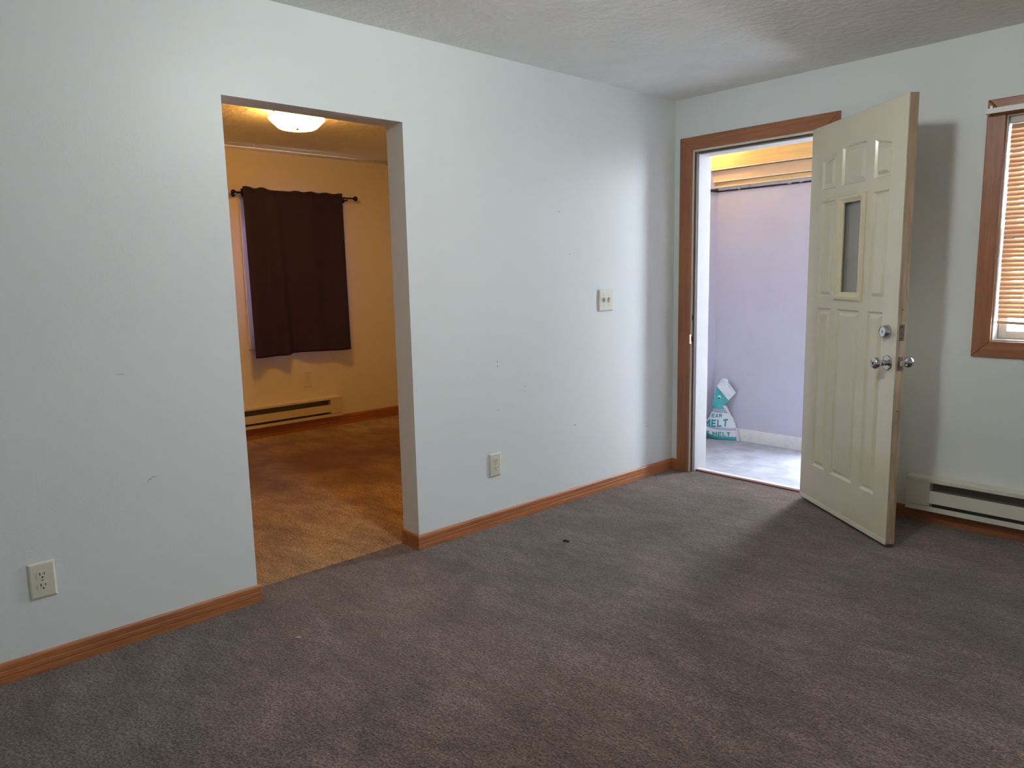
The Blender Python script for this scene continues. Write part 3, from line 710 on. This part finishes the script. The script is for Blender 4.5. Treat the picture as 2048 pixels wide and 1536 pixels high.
# ------------------------------------------------------------------ porch beyond the front door
PF, PW = -0.05, 1.25
struct(box('floor_porch', PORCHF, -1.2, 1.5, EXT, PW + 0.12, -0.2, PF))
pw = struct(wall_holes('wall_porch_back', PORCHW, 'y', PW, PW + 0.1, -0.46, 1.40, PF, 2.42, [(0.60, 0.86, PF, 2.42)]))
struct(box('wall_porch_right', PORCHW, 1.30, 1.40, EXT, PW, PF, 2.42))
bm = bmesh.new()
q = [(-0.46, PW), (-0.76, EXT), (-0.86, EXT), (-0.56, PW + 0.1), (-0.46, PW + 0.1)]
A = [bm.verts.new((x, y, PF)) for x, y in q]; B = [bm.verts.new((x, y, 2.42)) for x, y in q]
for i in range(5): bm.faces.new([A[i], A[(i + 1) % 5], B[(i + 1) % 5], B[i]])
bm.faces.new(A); bm.faces.new(B); pl = struct(link('wall_porch_left', bm, PORCHW))
struct(box('ceiling_porch', LUMB, -1.2, 1.5, EXT, PW + 0.1, 2.42, 2.5))
struct(sweep('baseboard_porch', PORCHT, [(0, PF), (0.014, PF), (0.014, 0.040), (0.010, 0.046), (0, 0.046)], [(-0.46, PW - e), (0.50, PW - e)], 1))
# timbers above the porch wall, stepping forward as they rise
box('plank', LUMB, -0.62, 0.50, PW - 0.085, PW - 0.001, 2.098, 2.26, pw, 0.003)
box('plank', LUMB2, -0.62, 0.50, PW - 0.052, PW - 0.001, 2.008, 2.094, pw, 0.003)
box('plank', LUMB, -0.62, 0.50, PW - 0.034, PW - 0.001, 1.968, 2.005, pw, 0.003)
def liner():
    bm = bmesh.new(); n = 60; F = []; rnd = random.Random(3)
    for i in range(n + 1):
        x = -0.46 + 0.96 * i / n
        zb = 1.946 + rnd.uniform(-0.002, 0.002) - (0.008 if rnd.random() < 0.06 else 0)
        zt = 1.966
        F.append([bm.verts.new((x, PW - 0.012, zb)), bm.verts.new((x, PW - 0.020, zt)), bm.verts.new((x, PW - 0.001, zt)), bm.verts.new((x, PW - 0.001, zb))])
    for a, b in zip(F, F[1:]):
        for k in range(4): bm.faces.new([a[k], a[(k + 1) % 4], b[(k + 1) % 4], b[k]])
    bm.faces.new(F[0]); bm.faces.new(F[-1])
    return link('torn_liner', bm, RAG, pw)
liner()
for (y, z) in ((PW - 0.0535, 2.010), (PW - 0.0355, 1.970), (PW - 0.0865, 2.099)): box('painted_edge', PORCHT, -0.60, 0.49, y, y + 0.004, z - 0.003, z + 0.004, pw)
box('gap_strip', PURP, -0.46, 0.50, PW - 0.006, PW - 0.0005, 1.934, 1.946, pw)
bm = bmesh.new()
q = [(-0.4595, PW - 0.003), (-0.60, 0.70), (-0.592, 0.697), (-0.450, PW - 0.006)]
A = [bm.verts.new((x, y, 1.935)) for x, y in q]; B = [bm.verts.new((x, y, 1.955)) for x, y in q]
for i in range(4): bm.faces.new([A[i], A[(i + 1) % 4], B[(i + 1) % 4], B[i]])
bm.faces.new(A); bm.faces.new(B); link('gap_strip', bm, PURP, pl)
bulb = tag(empty('porch_bulb', (-0.42, 0.98, 2.42)), 'bare warm bulb under the porch roof, above the lilac corner', 'lamp')
lathe('socket', RODW, [(0, 0), (0.045, 0), (0.045, -0.012), (0.022, -0.02), (0.020, -0.045), (0, -0.045)], bulb, seg=20)
lathe('bulb_glass', mat('lit_bulb_glass', (0.9, 0.9, 0.9), 0.4, emit=(1.0, 0.66, 0.24), estr=PORCH_BULB), [(0, -0.046), (0.013, -0.046), (0.016, -0.06), (0.029, -0.085), (0.030, -0.10), (0.022, -0.118), (0, -0.126)], bulb, seg=20)

# ------------------------------------------------------------------ bag of ice melt leaning in the porch corner
P0 = Vector((-0.19, 1.195, 0)); ds = Vector((0.93, 0.366, 0)).normalized(); dn = Vector((-ds.y, ds.x, 0))
def S(s, z, n=0.0): return P0 + ds * s + dn * n + Vector((0, 0, z))
bag = tag(empty('ice_melt_bag', S(-0.16, PF)), 'teal and white plastic bag of ice melt slumped in the porch corner', 'bag')
bag.location = (0, 0, 0)
def bag_body():
    rows = [(-0.050, -0.322, 0.000, 0.022), (-0.046, -0.327, 0.002, 0.030), (-0.034, -0.328, -0.004, 0.038), (-0.018, -0.322, -0.010, 0.043), (0.012, -0.308, -0.020, 0.047), (0.033, -0.296, -0.026, 0.048), (0.055, -0.284, -0.033, 0.046), (0.085, -0.269, -0.040, 0.043), (0.120, -0.251, -0.052, 0.039), (0.150, -0.238, -0.070, 0.035),
            (0.172, -0.230, -0.075, 0.033), (0.180, -0.227, -0.084, 0.032), (0.190, -0.2255, -0.096, 0.030), (0.205, -0.2245, -0.112, 0.027), (0.222, -0.223, -0.134, 0.024), (0.240, -0.221, -0.138, 0.020), (0.262, -0.219, -0.132, 0.018), (0.285, -0.214, -0.112, 0.015), (0.310, -0.206, -0.118, 0.011), (0.335, -0.199, -0.140, 0.007), (0.355, -0.194, -0.158, 0.004)]
    bm = bmesh.new(); K = 28; R = []
    for z, a, b, d in rows:
        ring = []
        c, h = (a + b) / 2, (b - a) / 2
        for k in range(K):
            an = 2 * math.pi * k / K; cs, sn = math.cos(an), math.sin(an)
            ex = abs(cs) ** 1.0 * (1 if cs >= 0 else -1); ey = abs(sn) ** 0.9 * (1 if sn >= 0 else -1)
            s = c + h * ex
            n_ = 0.045 + d * ey + 0.10 * max(0, z) * 0.25
            w = noise.noise(Vector((s * 14, z * 16, 1.3 if sn < 0 else 5.1))) * 0.011 * min(1, d / 0.03)
            zz = z + 1.5 * max(0.0, -s - 0.15) ** 1.9 * max(0.0, 1 - max(0, z) / 0.2) * (1 if z < 0.2 else 0)
            p = S(s, zz + 0.0, n_ + w)
            ring.append(bm.verts.new((p.x, min(p.y, PW - 0.018), max(p.z, PF))))
        R.append(ring)
    mi = lambda zc: 1 if zc < -0.019 else 0 if zc < 0.028 else 2 if zc < 0.056 else 0 if zc < 0.176 else 2 if zc < 0.205 else 1
    for j in range(len(R) - 1):
        zc = (rows[j][0] + rows[j + 1][0]) / 2
        for k in range(K):
            f = bm.faces.new([R[j][k], R[j][(k + 1) % K], R[j + 1][(k + 1) % K], R[j + 1][k]]); f.material_index = mi(zc)
    bm.faces.new(R[0]); bm.faces.new(R[-1])
    return link('bag_body', bm, BAGW, bag, smooth=True, mats=[BAGW, BAGT, BAGG])
body = bag_body()
tree = BVHTree.FromPolygons([v.co.copy() for v in body.data.vertices], [tuple(p.vertices) for p in body.data.polygons])
def sheet(name, m, poly, n0, th=0.004, parent=bag, bend=0.02):
    bm = bmesh.new(); vs = [bm.verts.new((s, 0, z)) for s, z in poly]; f = bm.faces.new(vs)
    r = bmesh.ops.triangulate(bm, faces=[f]); bmesh.ops.subdivide_edges(bm, edges=bm.edges[:], cuts=3, use_grid_fill=True)
    bmesh.ops.triangulate(bm, faces=bm.faces[:])
    cs = sum(p[0] for p in poly) / len(poly)
    for v in bm.verts:
        s, z = v.co.x, v.co.z
        v.co = S(s, z, n0 + bend * math.cos((s - cs) * 16) * 0.3 + noise.noise(Vector((s * 22, z * 22, 0.4))) * 0.008)
    ex = bmesh.ops.extrude_face_region(bm, geom=bm.faces[:])
    for g_ in ex['geom']:
        if isinstance(g_, bmesh.types.BMVert): g_.co += dn * th
    return link(name, bm, m, parent, smooth=False)
sheet('bag_flap', BAGT, [(-0.222, 0.225), (-0.140, 0.225), (-0.122, 0.262), (-0.090, 0.281), (-0.186, 0.392), (-0.219, 0.269)], 0.022)
sheet('bag_flap', BAGW, [(-0.0935, 0.278), (-0.036, 0.345), (-0.101, 0.427), (-0.102, 0.447), (-0.136, 0.459), (-0.150, 0.450), (-0.187, 0.390)], 0.016)
sheet('bag_fold', BAGW, [(-0.142, 0.232), (-0.112, 0.238), (-0.058, 0.140), (-0.083, 0.160)], 0.010, 0.003)
sheet('bag_fold', BAGW, [(-0.058, 0.145), (-0.036, 0.112), (-0.052, 0.098)], 0.016, 0.003)
sheet('bag_seam', BAGW, [(-0.030, 0.060), (-0.038, 0.050), (-0.026, -0.049), (0.002, -0.0495)], 0.020, 0.003)
sheet('handle_hole', BAGW, [(-0.184, 0.296), (-0.172, 0.318), (-0.156, 0.314), (-0.150, 0.292), (-0.158, 0.300), (-0.172, 0.300)], 0.016, 0.002, bend=0.0)
sheet('handle_hole', SLOT, [(-0.182, 0.288), (-0.172, 0.304), (-0.160, 0.303), (-0.164, 0.292)], 0.017, 0.002, bend=0.0)
def bx4(x0, x1, y0, y1): return [(x0, y0), (x1, y0), (x1, y1), (x0, y1)]
GLYPH = {
    'E': [bx4(0, .30, 0, 1), bx4(.30, 1, .78, 1), bx4(.30, .9, .39, .61), bx4(.30, 1, 0, .22)],
    'L': [bx4(0, .30, 0, 1), bx4(.30, 1, 0, .22)],
    'T': [bx4(.35, .65, 0, .78), bx4(0, 1, .78, 1)],
    'I': [bx4(.25, .75, 0, 1)],
    'C': [bx4(0, .30, .12, .88), bx4(.10, 1, .78, 1), bx4(.10, 1, 0, .22)],
    'M': [bx4(0, .24, 0, 1), bx4(.76, 1, 0, 1), [(.24, .58), (.5, .12), (.5, .52), (.24, 1)], [(.5, .12), (.76, .58), (.76, 1), (.5, .52)]],
    'A': [[(0, 0), (.28, 0), (.60, 1), (.36, 1)], [(.72, 0), (1, 0), (.64, 1), (.40, 1)], bx4(.24, .76, .20, .38)],
    'R': [bx4(0, .30, 0, 1), bx4(.30, .86, .80, 1), bx4(.30, .86, .42, .60), bx4(.72, 1, .48, .94), [(.70, 0), (1, 0), (.74, .42), (.44, .42)]],
}
def lettering(text, s0, s1, z0, z1, tilt, curve=0.0):
    """block capitals printed on the bag: strokes laid on its surface"""
    wd = {'I': .35, ' ': .45, 'M': 1.2}; gap = .22
    total = sum(wd.get(ch, .85) + gap for ch in text) - gap; pos = 0.0
    bm = bmesh.new(); n = 5
    def put(t, h):
        s = s0 + (s1 - s0) * t; z = z0 + (z1 - z0) * h + tilt * (t - 0.5) - curve * math.sin(math.pi * t)
        hit = tree.ray_cast(S(s, z, -0.4), dn)[0]
        if hit is None: hit = tree.find_nearest(S(s, z, 0.03))[0]
        return hit - dn * 0.002
    for ch in text:
        w = wd.get(ch, .85)
        for a_, b_, c_, d_ in GLYPH.get(ch, []):
            V = []
            for j in range(n + 1):
                row = []
                for i in range(n + 1):
                    u, v = i / n, j / n
                    x = (a_[0] * (1 - u) + b_[0] * u) * (1 - v) + (d_[0] * (1 - u) + c_[0] * u) * v
                    y = (a_[1] * (1 - u) + b_[1] * u) * (1 - v) + (d_[1] * (1 - u) + c_[1] * u) * v
                    row.append(bm.verts.new(put((pos + x * w) / total, y)))
                V.append(row)
            for j in range(n):
                for i in range(n): bm.faces.new([V[j][i], V[j][i + 1], V[j + 1][i + 1], V[j + 1][i]])
        pos += w + gap
    return link('lettering', bm, TEAL, bag, recalc=False)
lettering('EAR', -0.224, -0.142, 0.133, 0.163, 0.004)
lettering('MELT', -0.284, -0.095, 0.063, 0.122, 0.010, 0.006)
lettering('ICE MELT', -0.318, -0.072, -0.012, 0.022, -0.002, 0.004)

# ------------------------------------------------------------------ crumbs on the carpet
def crumb(name, label, m, x, y, pts, r):
    bm = bmesh.new(); tube(bm, [(x + a, y + b, r * 0.8 + c) for a, b, c in pts], r, 6)
    return tag(link(name, bm, m), label, 'lint')
crumb('lint', 'small dark bit of lint on the taupe carpet before the door', LINT, 0.443, -1.516, [(-0.014, -0.006, 0), (-0.003, 0.003, 0.003), (0.006, 0.001, 0.002), (0.015, 0.006, 0)], 0.0045)
crumb('thread', 'short white thread on the taupe carpet before the bedroom opening', LINTW, 0.407, -2.919, [(-0.006, -0.006, 0), (0.0, 0.001, 0.001), (0.007, 0.006, 0)], 0.0014)

# ------------------------------------------------------------------ daylight portals (sample the sky through the real openings)
portal('portal_window', ((WX0 + WX1) / 2, EXT + 0.02, (WZ0 + WZ1) / 2), (-math.pi / 2, 0, 0), WX1 - WX0, WZ1 - WZ0)
portal('portal_door', ((JX0 + JX1) / 2, EXT + 0.03, 1.03), (-math.pi / 2, 0, 0), JX1 - JX0, 2.06)
portal('portal_bedroom', (BX - 0.15, (WBY0 + WBY1) / 2, (WBZ0 + WBZ1) / 2), (0, -math.pi / 2, 0), WBZ1 - WBZ0, WBY1 - WBY0)
